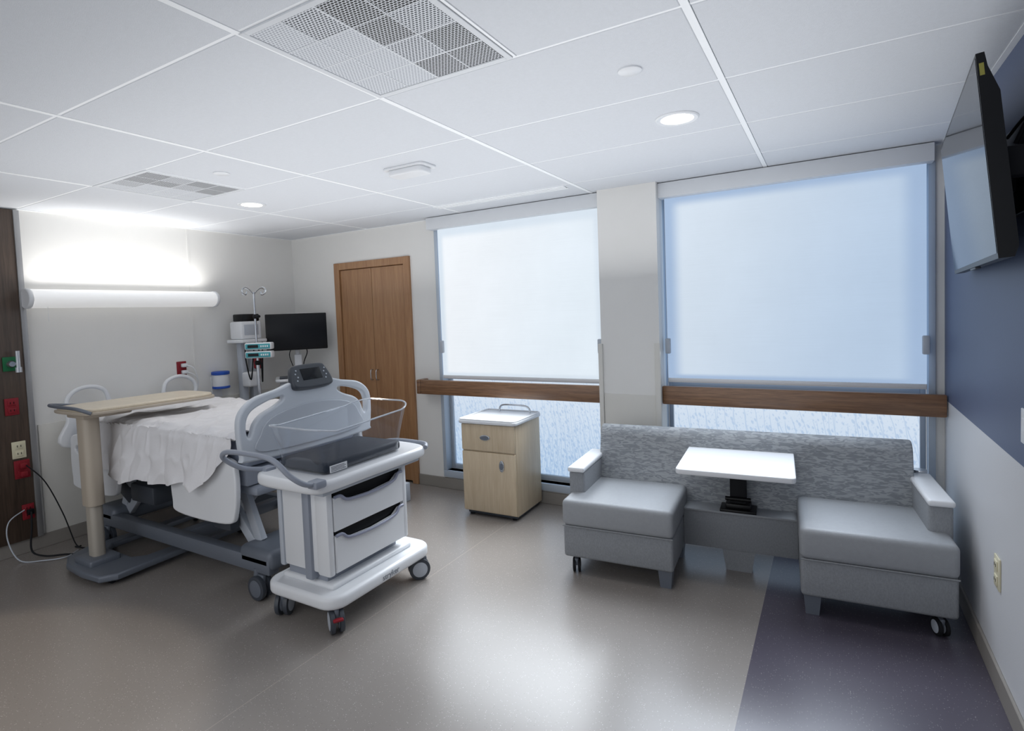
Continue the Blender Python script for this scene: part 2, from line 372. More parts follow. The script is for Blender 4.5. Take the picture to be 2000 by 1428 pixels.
structure('wall_left',[box(XL-.15,XL,Y0,YW+.2,0,ZC+.03)],M['wall'])
structure('wall_right',[box(XR,XR+.15,Y0,YW+.2,0,ZC+.03)],M['rwall'])
W=[(-3.06,-1.51),(-1.06,.50)];zb=.17;zt=2.36
D0,D1=-4.36,-3.38;DT=2.15
structure('wall_back',[box(XL-.1,D0,YW,YW+.15,0,ZC+.03),box(D0,D1,YW,YW+.15,DT,ZC+.03),box(D0,D1,YW+.1,YW+.15,0,DT),box(D1,W[0][0],YW,YW+.15,0,ZC+.03),
  box(W[0][0],W[0][1],YW,YW+.15,0,zb),box(W[0][0],W[0][1],YW,YW+.15,zt,ZC+.03),box(W[0][1],W[1][0],YW,YW+.15,0,ZC+.03),
  box(W[1][0],W[1][1],YW,YW+.15,0,zb),box(W[1][0],W[1][1],YW,YW+.15,zt,ZC+.03),box(W[1][1],XR+.1,YW,YW+.15,0,ZC+.03)],M['wall'])
structure('wall_pillar',[box(-1.475,-1.045,3.935,YW,0,ZC)],M['wall'])
structure('trim_2',[box(-1.495,-1.462,3.918,3.955,.1,1.33,.004),box(-1.078,-1.038,3.918,3.955,.1,1.33,.004),box(-1.46,-1.08,3.929,3.936,.1,.96,.001)],M['wainscot'])
structure('trim_3',[box(XL,XL+.012,1.76,YW,.1,.90,.003)],M['wainscot'])
bb=lambda *a:box(*a,.003,1)
structure('baseboard_left',[bb(XL,XL+.014,Y0,YW,0,.1)],M['base'])
structure('baseboard_right',[bb(XR-.012,XR,Y0,YW,0,.1)],M['base'])
structure('baseboard_back',[bb(XL,D0,YW-.012,YW,0,.1),bb(D1,-1.475,YW-.012,YW,0,.1),bb(-1.487,-1.033,3.923,3.935,0,.1),bb(-1.045,XR,YW-.012,YW,0,.1)],M['base'])
# closet door
o=structure('door_1',[box(D0,D0+.07,YW-.025,YW+.03,0,DT,.003,1),box(D1-.07,D1,YW-.025,YW+.03,0,DT,.003,1),box(D0+.0705,D1-.0705,YW-.024,YW+.03,DT-.07,DT-.0005,.003,1),box(D0+.0705,D1-.0705,YW+.06,YW+.08,0,DT-.071)],M['oak'])
dm=(D0+D1)/2
for a,b,hx in ((D0+.074,dm-.002,dm-.035),(dm+.002,D1-.074,dm+.035)):
    d=mesh_obj('door_leaf',[box(a,b,YW-.005,YW+.02,.02,DT-.074,.002,1)],M['oak']);d.parent=o
    h=mesh_obj('handle',[tube([(hx,YW-.003,.98),(hx,YW-.035,.985),(hx,YW-.04,1.03),(hx,YW-.035,1.075),(hx,YW-.003,1.08)],.0055)],M['chrome']);h.parent=d
# windows
for k,(a,b) in enumerate(W):
    y=YW+.07;f=.045;e=.0003
    fr=[box(a+.015,a+f,y,y+.06,zb,zt,.003),box(b-f,b-.015,y,y+.06,zb,zt,.003),box(a+f+e,b-f-e,y,y+.06,zt-f,zt,.003),box(a+f+e,b-f-e,y,y+.06,zb,zb+f,.003),box(a+f+e,b-f-e,y,y+.06,1.0,1.03,.002)]
    fr+=[box(a-.02,a+.0147,YW-.02,YW+.07,zb+e,zt,.003),box(b-.0147,b+.02,YW-.02,YW+.07,zb+e,zt,.003),box(a-.02,b+.02,YW-.02,YW+.07,zb-.06,zb,.003)]
    w=structure('window_%d'%(k+1),fr,M['frame'])
    g=mesh_obj('glass_pane',[(box(a+f,b-f,y+.025,y+.035,zb+f,1.0),0),(box(a+f,b-f,y+.025,y+.035,1.03,zt-f),1)],[M['film'],M['sky']]);g.parent=w
    g['label']='frosted film printed with blue stems and leaves'
# roller shades
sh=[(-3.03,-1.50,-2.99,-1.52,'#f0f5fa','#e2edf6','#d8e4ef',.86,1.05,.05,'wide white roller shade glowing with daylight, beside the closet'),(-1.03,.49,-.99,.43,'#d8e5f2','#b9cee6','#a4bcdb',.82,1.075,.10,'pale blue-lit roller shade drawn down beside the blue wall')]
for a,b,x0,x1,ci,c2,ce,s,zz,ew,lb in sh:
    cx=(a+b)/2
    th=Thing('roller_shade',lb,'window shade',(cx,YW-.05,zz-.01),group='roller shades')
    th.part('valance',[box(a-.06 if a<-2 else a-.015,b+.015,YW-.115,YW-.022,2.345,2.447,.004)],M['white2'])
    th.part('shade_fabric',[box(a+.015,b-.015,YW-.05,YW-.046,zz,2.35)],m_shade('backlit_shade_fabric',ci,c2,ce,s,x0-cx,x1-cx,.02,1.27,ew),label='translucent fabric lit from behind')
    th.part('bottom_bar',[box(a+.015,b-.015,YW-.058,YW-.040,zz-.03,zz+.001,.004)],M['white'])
    for xx in (a+.02,b-.02): th.part('cord_tensioner',[box(xx-.018,xx+.018,YW-.075,YW-.04,1.25,1.36,.008)],M['lgrey'])
# handrails
for x0,x1,dz,lb in ((-3.27,-1.478,.015,'brown oak handrail crossing the window beside the closet'),(-1.042,XR-.005,.03,'brown oak handrail crossing the window behind the sofa')):
    th=Thing('handrail',lb,'handrail',((x0+x1)/2,3.99,.86+dz),group='oak handrails')
    th.part('rail',[box(x0 if x0>-2 else x0+.046,x1,3.965,4.0,.865+dz,.995+dz,.008)],M['oakrail'])
    if x0<-2: th.part('rail_return',[box(x0,x0+.0455,3.965,YW-.001,.865+dz,.995+dz,.008)],M['oakrail'])
    for xx in ([(x0+x1)/2,x1-.05] if x0<-2 else [x0+.05,x1-.04]):
        th.part('bracket',[box(xx-.02,xx+.02,4.0,YW-.021,.90+dz,.96+dz,.004)],M['alu'])

# ============================================================ CEILING FITTINGS
def vent(x0,y0,lb):
    S=.605;th=Thing('air_vent',lb,'air vent',(x0+S/2,y0+.3,ZC),group='ceiling air vents')
    z=ZC-.004;w=.022
    fr=[box(x0+w+.0002,x0+S-w-.0002,y0,y0+w,z,ZC+.002,.001,1),box(x0+w+.0002,x0+S-w-.0002,y0+.615-w,y0+.615,z,ZC+.002,.001,1),box(x0,x0+w,y0,y0+.615,z,ZC+.002,.001,1),box(x0+S-w,x0+S,y0,y0+.615,z,ZC+.002,.001,1)]
    px_,py_=(S-2*w)/4,(.615-2*w)/4
    for k in (1,2,3):
        t=.0035 if k==2 else .0022
        fr.append(box(x0+w+k*px_-t,x0+w+k*px_+t,y0+w,y0+.615-w,z+.001,ZC+.001));fr.append(box(x0+w,x0+S-w,y0+w+k*py_-t,y0+w+k*py_+t,z+.0013,ZC+.0012))
    th.part('vent_frame',fr,M['white2'])
    tone=[[1,1,1,1],[1,1,1,2],[0,2,0,0],[0,0,2,0]]   # [column][row from the windows]
    s=[]
    for i in range(4):
        for j in range(4): s.append((box(x0+w+.002+i*px_,x0+w+(i+1)*px_-.002,y0+w+.002+j*py_,y0+w+(j+1)*py_-.002,ZC-.002,ZC+.002),tone[i][3-j]))
    th.part('perforated_panel',s,[M['vd'],M['vl'],M['vm']])
vent(-1.535,1.105,'large square white ceiling vent with perforated panels');vent(-3.887,1.73,'square white ceiling vent above the bed')
for x,y,lb in ((-.61,2.70,'round recessed downlight, switched on, above the sofa'),(-3.67,2.67,'round recessed downlight, switched on, above the bed')):
    th=Thing('downlight',lb,'ceiling light',(x,y,ZC-.008),group='recessed downlights')
    th.part('trim_ring',[lathe([(.072,0),(.098,0),(.098,-.003),(.092,-.008),(.074,-.006),(.072,0)],(x,y,ZC),36)],M['white'])
    th.part('lamp_lens',[cyl((x,y,ZC-.004),(x,y,ZC-.001),.072,seg=36)],M['glow'])
for x,y in ((-.63,2.06),(-3.03,2.02)):
    single('sprinkler_cover','round white flush sprinkler cover on a ceiling tile','sprinkler',[lathe([(.0,ZC-.008),(.038,ZC-.008),(.043,ZC-.005),(.043,ZC+.001)],(x,y,0),32)],M['white'],'sprinkler covers')
th=Thing('ceiling_sensor','white rectangular ceiling sensor box with rounded ends','sensor',(-2.12,2.60,ZC-.04))
m=T(-2.12,2.60,ZC)
th.part('sensor_plate',[tf(plate([rrect(-.15,.15,-.075,.075,.03)],.012,.003,smooth=False),m@T(0,0,-.006))],M['white'])
th.part('sensor_body',[tf(plate([rrect(-.125,.125,-.06,.06,.03)],.035,.01,smooth=False),m@T(0,0,-.028))],M['white'])
single('slot_diffuser','long narrow linear slot air diffuser in the ceiling','air vent',[(box(-2.74,-1.6,3.625,3.645,ZC-.005,ZC+.001),0),(box(-2.74,-1.6,3.70,3.72,ZC-.005,ZC+.001),0),(box(-2.735,-1.605,3.645,3.70,ZC-.002,ZC+.001),1),(box(-2.735,-1.605,3.657,3.688,ZC-.005,ZC-.0015),0)],[M['tbar'],M['dgrey']])

# ============================================================ HEADWALL
th=Thing('headwall_panel','dark walnut medical headwall panel with aluminium edge','wall panel',(XL,.9,.1))
th.part('panel',[box(XL,XL+.035,Y0,1.70,.1,ZC-.01,.002)],M['darkwood'])
th.part('edge_trim',[box(XL,XL+.045,1.70,1.735,.1,ZC-.01,.004)],M['alu'],label='aluminium edge strip')
def outlet(name,y,z,w,h,m,lb,x=XL+.036,cat='outlet',slots=True,grp=None):
    th=Thing(name,lb,cat,(x,y,z-h/2),group=grp)
    th.part('faceplate',[box(x,x+.007,y-w/2,y+w/2,z-h/2,z+h/2,.003)],m)
    if slots:
        for dz in (-h*.22,h*.22):
            th.part('receptacle',[(box(x+.006,x+.011,y-w*.3,y+w*.3,z+dz-h*.16,z+dz+h*.16,.003),0),(box(x+.0105,x+.012,y-.012,y-.008,z+dz-.006,z+dz+.008),1),(box(x+.0105,x+.012,y+.008,y+.012,z+dz-.006,z+dz+.008),1)],[m,M['black']])
    return th
g=outlet('gas_outlet',1.62,1.36,.085,.10,M['green'],'green oxygen wall outlet on the dark panel',cat='gas outlet',slots=False)
g.part('gas_socket',[lathe([(.026,0),(.026,.02),(.018,.035),(.012,.035)],(XL+.043,1.62,1.36),20,'X')],M['chrome'])
g.part('flow_tube',[cyl((XL+.085,1.65,1.33),(XL+.085,1.65,1.45),.012),cyl((XL+.085,1.65,1.30),(XL+.085,1.65,1.335),.018),cyl((XL+.04,1.63,1.36),(XL+.085,1.65,1.36),.008)],M['clearrim'])
outlet('power_outlet',1.61,1.06,.08,.12,M['red'],'red emergency power outlet on the dark panel',grp='red power outlets')
outlet('power_outlet',1.63,.75,.08,.12,M['ivory'],'ivory power outlet on the dark panel')
o=outlet('power_outlet',1.64,.61,.09,.13,M['red'],'red emergency power outlet with plugs on the dark panel',grp='red power outlets')
for dz in (.03,-.03): o.part('plug',[box(XL+.045,XL+.08,1.62,1.66,.61+dz-.018,.61+dz+.018,.006)],M['red'])
def cord(P,r): return tube(P,r,8,8)
o.part('plug_cord',[cord([(-4.92,1.65,.64),(-4.89,1.74,.5),(-4.86,1.82,.25),(-4.80,1.86,.02),(-4.74,1.87,.008)],.004)],M['blackm'],label='thin black cord')
o=outlet('power_outlet',1.655,.30,.07,.11,M['red'],'red emergency power outlet low on the dark panel',grp='red power outlets')
o.part('plug',[box(XL+.048,XL+.075,1.64,1.68,.28,.32,.006)],M['black'])
o.part('plug_cord',[cord([(-4.925,1.66,.30),(-4.88,1.64,.2),(-4.85,1.62,.05),(-4.76,1.66,.012),(-4.66,1.74,.01),(-4.56,1.80,.01),(-4.60,1.86,.01),(-4.75,1.84,.01)],.006)],M['blackm'],label='black cord looping over the floor')
o.part('plug_cord',[cord([(-4.95,1.63,.32),(-4.92,1.53,.27),(-4.90,1.51,.15),(-4.82,1.54,.015),(-4.68,1.62,.01),(-4.60,1.72,.01),(-4.66,1.82,.01)],.004)],M['lgrey'],label='pale cord looping over the floor')
o=outlet('power_outlet',2.83,1.20,.085,.13,M['red'],'red power outlet with white plugs on the pale wall',x=XL+.0,grp='red power outlets')
for dz in (.03,-.03):
    o.part('plug',[box(XL+.008,XL+.045,2.82,2.87,1.20+dz-.016,1.20+dz+.016,.006)],M['white'])
    o.part('plug_cord',[tube([(XL+.045,2.85,1.20+dz),(XL+.07,2.90,1.17+dz),(XL+.06,2.94,1.08),(XL+.03,2.93,.95)],.005)],M['white'])
# wall lamp
th=Thing('wall_light','long white over-bed wall light glowing upward','wall lamp',(XL+.08,2.41,1.74))
def ell(a,b,n=28): return [(a*math.cos(2*pi*i/n),b*math.sin(2*pi*i/n)) for i in range(n)]
ya,yb=1.74,3.10
def lampbody(u,v):
    t=-pi/2-.25+v*(pi+.55)
    return (XL+.09+.085*math.cos(t),ya+(yb-ya)*u,1.815+.068*math.sin(t))
th.part('lamp_housing',[solid(lampbody,2,28),box(XL,XL+.04,ya+.02,yb-.02,1.765,1.80,.004)],M['lampwhite'])
for yy in (ya-.03,yb):
    s=plate([ell(.088,.073)],.03,.01,smooth=False);s=tf(s,Matrix(((1,0,0,0),(0,0,1,0),(0,1,0,0),(0,0,0,1))));th.part('end_cap',[tf(s,T(XL+.092,yy+.015,1.815))],M['white'])
th.part('lamp_tube',[cyl((XL+.08,ya+.03,1.84),(XL+.08,yb-.03,1.84),.016)],M['glowbar'])
th.part('pull_cord',[cyl((XL+.13,1.83,1.65),(XL+.13,1.83,1.76),.0015,seg=6)],M['white'])
structure('trim_4',[box(XL,XL+.004,2.95,2.965,.9,ZC-.005)],M['wall'])
th=Thing('supply_canister','clear wall canister with blue lid and base','container',(XL+.08,3.16,.90))
c=(XL+.085,3.14,0)
th.part('wall_bracket',[box(XL,XL+.02,3.09,3.19,.90,1.1,.003)],M['white'])
th.part('canister_body',[lathe([(.07,1.0),(.072,1.02),(.072,1.11),(.07,1.12)],c)],M['white2'])
th.part('lid',[lathe([(.076,1.115),(.078,1.12),(.078,1.14),(.07,1.145)],c)],M['blue'],label='blue lid')
th.part('canister_base',[lathe([(.068,.985),(.076,.99),(.076,1.005),(.07,1.01)],c)],M['blue'],label='blue base')

# ============================================================ RIGHT WALL
th=Thing('power_outlet','ivory duplex power outlet low on the white wall','outlet',(XR,2.86,.41))
x=XR-.007
th.part('faceplate',[box(x,XR,2.82,2.90,.41,.54,.003)],M['ivory'])
for dz in (.445,.505): th.part('receptacle',[(box(x-.004,x+.001,2.838,2.882,dz-.02,dz+.02,.004),0),(box(x-.005,x-.0035,2.848,2.852,dz-.005,dz+.008),1),(box(x-.005,x-.0035,2.868,2.872,dz-.005,dz+.008),1)],[M['ivory'],M['black']])
th=Thing('wall_switch','small white wall switch plate on the blue wall','switch',(XR,2.51,1.07))
th.part('faceplate',[box(x,XR,2.465,2.54,1.07,1.19,.003)],M['white'])
th.part('rocker',[box(x-.004,x+.001,2.485,2.52,1.10,1.16,.003)],M['white'])
nt,nb=Vector((.365,2.135,2.279)),Vector((.4175,2.135,1.685));ft,fb=Vector((.446,3.373,2.279)),Vector((.503,3.373,1.685))
ey=(fb-nb).normalized();ez=((nt-nb)-ey*(nt-nb).dot(ey)).normalized();en=ey.cross(ez)
if en.x>0: en=-en
Wd=(fb-nb).length;Hd=(nt-nb).length
MT=Matrix(((ey.x,ez.x,en.x,nb.x),(ey.y,ez.y,en.y,nb.y),(ey.z,ez.z,en.z,nb.z),(0,0,0,1)))
th=Thing('wall_television','flat black wall-mounted television tilted down on an arm','television',(.5,2.75,1.68))
def wedge(u0,u1,pr): # profile (height, depth) extruded along the width
    n=len(pr);V=[Vector((u,a,b)) for u in (u0,u1) for a,b in pr];F=[[i,(i+1)%n,n+(i+1)%n,n+i] for i in range(n)]+[list(range(n))[::-1],list(range(n,2*n))];return (V,F)
th.part('tv_bezel',[tf(wedge(0,Wd,[(0,0),(Hd,0),(Hd,-.020),(Hd*.93,-.024),(Hd*.80,-.045),(.03,-.048),(0,-.036)]),MT)],M['black'],label='black television body',ang=20)
th.part('tv_screen',[tf(box(.010,Wd-.010,.016,Hd-.010,-.001,.0012),MT)],M['screen'],label='glossy black screen reflecting the windows')
th.part('sticker',[tf(box(-.001,.0,Hd-.065,Hd-.03,-.016,-.005),MT)],M['yellow'],label='small yellow sticker')
th.part('brand_badge',[tf(box(Wd*.44,Wd*.56,-.008,.001,-.02,-.003,.002),MT)],M['dgrey'])
th.part('mount_plate',[box(XR-.02,XR,2.45,2.75,1.85,2.15,.003)],M['black'])
th.part('mount_arm',[box(.455,XR-.01,2.55,2.65,1.93,2.03,.006)],M['blackm'])
th.part('mount_arm',[box(.43,XR-.005,2.22,2.27,1.93,2.02,.006)],M['blackm'])
th.part('cable',[tube([(.50,2.35,2.05),(.53,2.3,2.12),(.54,2.2,2.0),(.52,2.22,1.9),(.545,2.32,1.80),(.53,2.38,1.9),(.54,2.3,2.02),(.545,2.2,1.84),(.55,2.36,1.76)],.007)],M['blackm'])
th.part('cable',[tube([(.51,2.5,2.1),(.545,2.4,2.15),(.55,2.3,2.08),(.53,2.22,1.94),(.55,2.28,1.84)],.005)],M['blackm'])

# ============================================================ SOFA (local frame)
th=Thing('sleeper_sofa','grey vinyl two-seat sofa with a patterned back and central table','sofa',(-.485,3.45,0),.072,local=True)
for a,b in ((-.955,-.305),(.31,.955)):
    th.part('seat_base',[box(a+.004,b-.004,-.365,.18,.105,.30,.018,3)],M['vinyl2'])
    th.part('seat_cushion',[box(a,b,-.375,.17,.295,.455,.03,4)],M['vinyl'])
    th.part('seat_piping',[tube([(a+.004,-.37,.297),(b-.004,-.37,.297)],.004,smooth=False)],M['vinyl2'])
for sx in (-1,1):
    x0,x1=(-.96,-.86) if sx<0 else (.865,.965)
    a=th.part('armrest',[box(x0,x1,-.21,.33,.12,.585,.018,3)],M['vinyl2'])
    th.part('arm_cap',[box(x0-.004,x1+.004,-.225,.28,.58,.612,.012,3)],M['white'],a,'white solid-surface arm cap')
prof=[(.12,.10),(.155,.45),(.20,.70),(.215,.755),(.25,.79),(.295,.79),(.325,.77),(.34,.72),(.34,.10)]
pf=[(p.x,p.y) for p in cr([(a,b,0) for a,b in prof[1:-1]],4)];pf=[prof[0]]+pf+[prof[-1]]
th.part('backrest',[prism_x([(a,max(b,.22)) for a,b in pf],-.875,.88,.012)],M['pattern'],label='backrest in grey wave-patterned fabric')
th.part('centre_console',[box(-.31,.315,.02,.20,.125,.345,.008)],M['vinyl2'])
th.part('console_top',[box(-.31,.315,.012,.20,.343,.357,.004)],M['vinyl'])
th.part('table_top',[tf(plate([rrect(-.295,.30,-.335,.235,.03)],.030,.006,smooth=False),T(0,0,.675))],M['white'],label='square white table top')
th.part('table_column',[box(-.045,.045,.06,.13,.36,.66,.006),box(-.12,.12,-.06,.20,.645,.661,.004)],M['blackm'])
th.part('table_foot',[box(-.10,.10,.015,.15,.355,.372,.004),box(-.07,.07,.04,.14,.37,.40,.006),cyl((-.07,.05,.43),(.07,.05,.43),.012)],M['black'])
def leg(x,y,w=.04,w2=.03,h=.115,d=None,m=None):
    d=d or w;e=d*w2/w
    th.part('leg',[([Vector(v) for v in [(x-w,y-d,h),(x+w,y-d,h),(x+w,y+d,h),(x-w,y+d,h),(x-w2,y-e,0),(x+w2,y-e,0),(x+w2,y+e,0),(x-w2,y+e,0)]],[[0,1,2,3],[4,7,6,5],[0,4,5,1],[1,5,6,2],[2,6,7,3],[3,7,4,0]])],m or M['mgrey'])
leg(0,.06,.09,.07,.13,.035,M['vinyl2'])
for x,y in ((-.36,-.30),(.365,-.30),(-.36,.13),(.365,.13)): leg(x,y)
for x,y in ((-.89,-.31),(.89,-.31),(-.89,.24),(.89,.24)): caster(th,x,y,.042,.3)
th.part('cup_disc',[lathe([(.034,.60),(.036,.615),(.034,.622),(.02,.622)],(.925,.31,0))],M['chrome'])

# ============================================================ NIGHTSTAND
th=Thing('bedside_cabinet','pale maple bedside cabinet with white top, drawer and door','bedside cabinet',(-2.30,3.82,0),0.03,local=True)
w,d=.238,.222
th.part('cabinet_body',[box(-w,w,-d+.018,d,.035,.735,.006)],M['maple'])
th.part('plinth',[box(-w+.02,w-.02,-d+.04,d-.02,.012,.04)],M['dgrey'])
dr=th.part('drawer',[box(-w+.003,w-.003,-d,-d+.02,.525,.73,.006)],M['maple'])
do=th.part('door',[box(-w+.003,w-.003,-d,-d+.02,.045,.515,.006)],M['maple'])
def pull(parent,x,z,vert):
    a,b=(.022,.045) if vert else (.045,.022)
    s=tf(plate([ell(a,b)],.01,.004,smooth=False),T(x,-d-.004,z)@YP)
    th.part('handle',[(s,0),(tf(plate([ell(a*.7,b*.55)],.004,.001,smooth=False),T(x,-d-.011,z-(0 if vert else .004))@YP),1)],[M['chrome'],M['mgrey']],parent)
pull(dr,-.02,.63,False);pull(do,.12,.42,True)
th.part('cabinet_top',[tf(plate([rrect(-w-.018,w+.018,-d-.022,d+.01,.035)],.03,.01,smooth=False),T(0,0,.75))],M['white'],label='white moulded top with raised rim')
th.part('top_rim',[tube([(a,b,.767) for a,b in rrect(-w-.008,w+.008,-d-.012,d,.03,4)],.007,closed=True,smooth=False)],M['white'])
th.part('grab_rail',[tube([(-.10,d-.05,.76),(-.10,d-.05,.795),(-.07,d-.055,.82),(.02,d-.07,.828),(.14,d-.055,.82),(.175,d-.05,.795),(.18,d-.05,.76)],.007)],M['chrome'],label='bent chrome grab rail')
for x,y in ((-.19,-.17),(.19,-.17),(-.19,.17),(.19,.17)): th.part('glide',[cyl((x,y,0),(x,y,.014),.02,seg=16)],M['blackm'])

# ============================================================ BED
BX0,BX1,BY0,BY1=-4.86,-2.88,1.93,2.86
th=Thing('hospital_bed','raised hospital bed with rumpled white sheet and grey end boards','bed',(-3.87,2.4,0))
fr=[]
for yy in (2.0,2.79): fr.append(box(-4.66,-2.74,yy-.035,yy+.035,.15,.245,.012))
for xx in (-4.6,-3.7,-2.86): fr.append(box(xx-.04,xx+.04,2.0,2.79,.16,.235,.01))
th.part('base_frame',fr,M['mgrey'])
th.part('base_cover',[box(-3.02,-2.72,1.965,2.83,.17,.29,.04,3)],M['mgrey'])
th.part('base_cover',[box(-4.7,-4.45,1.965,2.83,.17,.29,.04,3)],M['mgrey'])
for yy in (2.08,2.72):
    for (xa,za,xb,zb2) in ((-4.45,.25,-4.0,.66),(-3.0,.25,-3.4,.66),(-2.95,.28,-3.15,.7),(-4.5,.28,-4.3,.7)):
        dv=Vector((xb-xa,0,zb2-za));L=dv.length;a=math.atan2(dv.z,dv.x)
        th.part('lift_arm',[tf(box(0,L,-.02,.02,-.035,.035,.008),T(xa,yy,za)@R(-a,'Y')),cyl((xb,yy-.03,zb2),(xb,yy+.03,zb2),.03)],M['lgrey'])
for a,b in (((-4.2,2.4,.35),(-3.5,2.4,.58)),((-3.5,2.3,.3),(-3.15,2.3,.6))): th.part('lift_motor',[cyl(a,b,.035)],M['lgrey'])
for s in (box(-4.25,-3.95,1.99,2.2,.37,.50,.02),box(-3.75,-3.5,2.02,2.2,.45,.60,.02),tf(box(-.14,.14,-.05,.05,-.06,.06,.02),T(-4.5,2.1,.42)@R(.5,'Y')),box(-3.28,-3.1,1.98,2.05,.34,.5,.02)): th.part('actuator',[s],M['dgrey'])
th.part('deck_frame',[box(-4.84,-2.9,1.97,2.82,.64,.74,.015),box(-3.1,-2.855,2.0,2.8,.58,.635,.02)],M['grey'])
th.part('mattress',[box(BX0,BX1-.02,1.96,2.84,.745,.935,.04,3)],M['mattress'])
def railpanel(x0,x1,z0,z1,y,hole=True):
    o=[(x0+.06,z0),(x1-.12,z0+.0),(x1-.02,z0+.08),(x1,z1-.08),(x1-.08,z1),(x0+.08,z1),(x0,z1-.1),(x0,z0+.08)]
    hs=[o]
    if hole: hs.append([(x0+.12,z1-.14),(x1-.14,z1-.14),(x1-.12,z1-.08),(x0+.12,z1-.08)])
    return tf(plate(hs,.035,.01),T(0,y,0)@YP)
for y in (1.915,2.885):
    th.part('side_rail',[railpanel(-3.55,-2.90,.43,.82,y,False)],M['white'],label='lowered pale grey side rail')
    th.part('side_rail',[railpanel(-4.86,-4.20,.42,.82,y)],M['white'],label='lowered pale grey side rail')
o=[(-.50,.84),(-.515,1.0),(-.49,1.09),(-.40,1.155),(-.25,1.185),(-.13,1.215),(0,1.22),(.13,1.215),(.25,1.185),(.40,1.155),(.49,1.09),(.515,1.0),(.50,.84),(.46,.80),(0,.79),(-.46,.80)]
h1=[(-.465,.96),(-.462,1.03),(-.425,1.085),(-.32,1.125),(-.225,1.14),(-.215,1.12),(-.27,1.09),(-.36,1.055),(-.41,1.01),(-.435,.95),(-.45,.935)]
h2=[(-a,b) for a,b in h1]
fbo=th.part('footboard',[tf(plate([o,h1,h2],.045,.012),T(-2.84,2.40,0)@XP)],M['panel'],label='pale grey moulded footboard with hand holds')
th.part('footboard_inset',[tf(plate([[(-.36,.84),(-.38,.95),(-.30,1.03),(-.1,1.07),(.1,1.07),(.30,1.03),(.38,.95),(.36,.84)]],.010,.004),T(-2.814,2.40,0)@XP)],M['lgrey'],fbo)
hb=th.part('headboard',[tf(plate([[(-.48,.70),(-.50,.90),(-.44,.97),(0,.985),(.44,.97),(.50,.90),(.48,.70)]],.04,.012),T(-4.90,2.40,0)@XP)],M['white'],label='off-white moulded headboard')
for sg in (-1,1):
    P=[(.47,.93),(.49,1.05),(.43,1.125),(.33,1.145),(.24,1.11),(.21,1.03),(.20,.95)]
    th.part('headboard_handle',[tube([(-4.90,2.40+sg*a,b) for a,b in P],.016,10)],M['white'],hb,'off-white looped hand hold')
cp=T(-2.835,2.40,1.235)@R(math.radians(-25),'Y')
co=th.part('control_panel',[tf(plate([[(-.155,-.05),(-.13,.05),(-.09,.075),(.09,.075),(.13,.05),(.155,-.05),(.10,-.08),(-.10,-.08)]],.05,.012),cp@XP)],M['dgrey'],fbo,'charcoal control panel with display')
th.part('panel_display',[tf(box(.0245,.0275,-.075,.075,-.03,.045,.001),cp)],M['screen'],co)
for k in range(8):
    yy=-.12+.012*(k%2)+(.22 if k>3 else 0);zz=-.03+.022*(k%4)
    th.part('panel_button',[tf(cyl((.024,yy,zz),(.028,yy,zz),.005,seg=10),cp)],M['lgrey'],co)
for x,y in ((-2.84,1.98),(-2.84,2.81),(-4.6,1.98),(-4.6,2.81)): caster(th,x,y,.07,pi/2,tread=M['dgrey'],hub=M['mgrey'])
def ridge(p): return 1-abs(noise.noise(p))*2
def sheet(u,v):
    X=-4.62+(1.72)*u
    hem=.60+.022*math.sin(X*5.1)+.018*math.sin(X*13+1)+.012*noise.noise(Vector((X*9,2,1)))
    if X>-3.22: hem+=(X+3.22)/.32*.28
    if X<-4.35: hem+=(-4.35-X)/.27*.2
    yn,yf=1.890,2.90;top=.950
    Ln=top-hem;Lt=yf-yn;Lf=.22
    tot=Ln+Lt+Lf;s=v*tot
    n=noise.noise(Vector((X*3.2,s*3.0,1.7)));n2=noise.noise(Vector((X*9,s*8,5.2)))
    r1=ridge(Vector((X*4+s*2.2,s*3.1-X,3)))**3;r2=ridge(Vector((X*9-s*4,s*6,8)))**3
    if s<Ln:
        dz=Ln-s;k=min(1,dz/.32)
        fold=(abs(math.sin(X*17+1.6*n+dz*1.5))**.7-.5)*.028*k+math.sin(X*8+1.3+dz)*.015*k+n2*.010+r2*.010
        y=yn-.02-fold-.012*k+.02*(1-k);z=top-dz+n*.01
        r=.05
        if dz<r: a=(r-dz)/r; y+=a*a*.03
        y=min(y,1.888)
    elif s<Ln+Lt:
        q=s-Ln;y=yn+q;e=min(q,Lt-q)
        z=top+.010*n+.006*n2+.018*r1+.010*r2
        if e<.06: z-=((.06-e)/.06)**2*.03
        z+=.015*math.exp(-((X+3.6)/.5)**2)
        if e<.06 and q<Lt/2: y+=.02*(.06-e)/.06
    else:
        dz=s-Ln-Lt;y=yf+.02*n;z=top-.03-dz
    return (X,y,z)
th.part('bed_sheet',[solid(sheet,280,130)],M['sheet'],label='rumpled white cotton sheet hanging over the side',ang=80)

# ============================================================ OVERBED TABLE
th=Thing('overbed_table','wheeled overbed table with cream top on a beige column','overbed table',(-4.14,1.72,0))
top=[(-4.37,1.69),(-4.32,1.635),(-4.15,1.63),(-4.0,1.645),(-3.94,1.72),(-3.91,2.05),(-3.90,2.35),(-3.94,2.44),(-4.05,2.455),(-4.22,2.455),(-4.31,2.42),(-4.34,2.3),(-4.36,2.0)]
th.part('table_top',[tf(plate([top],.022,.008),T(0,0,1.075))],M['tabletop'],label='cream laminate table top')
th.part('table_tray',[tf(plate([[(a+(.012 if a>-4.15 else -.012),b+(.012 if b>2.1 else -.012)) for a,b in top]],.02,.006),T(0,0,1.057))],M['beige'])
th.part('grab_handle',[tube([(-4.37,1.85,1.06),(-4.41,1.70,1.085),(-4.37,1.61,1.10),(-4.2,1.59,1.10),(-4.0,1.605,1.095),(-3.94,1.66,1.06)],.011)],M['mgrey'])
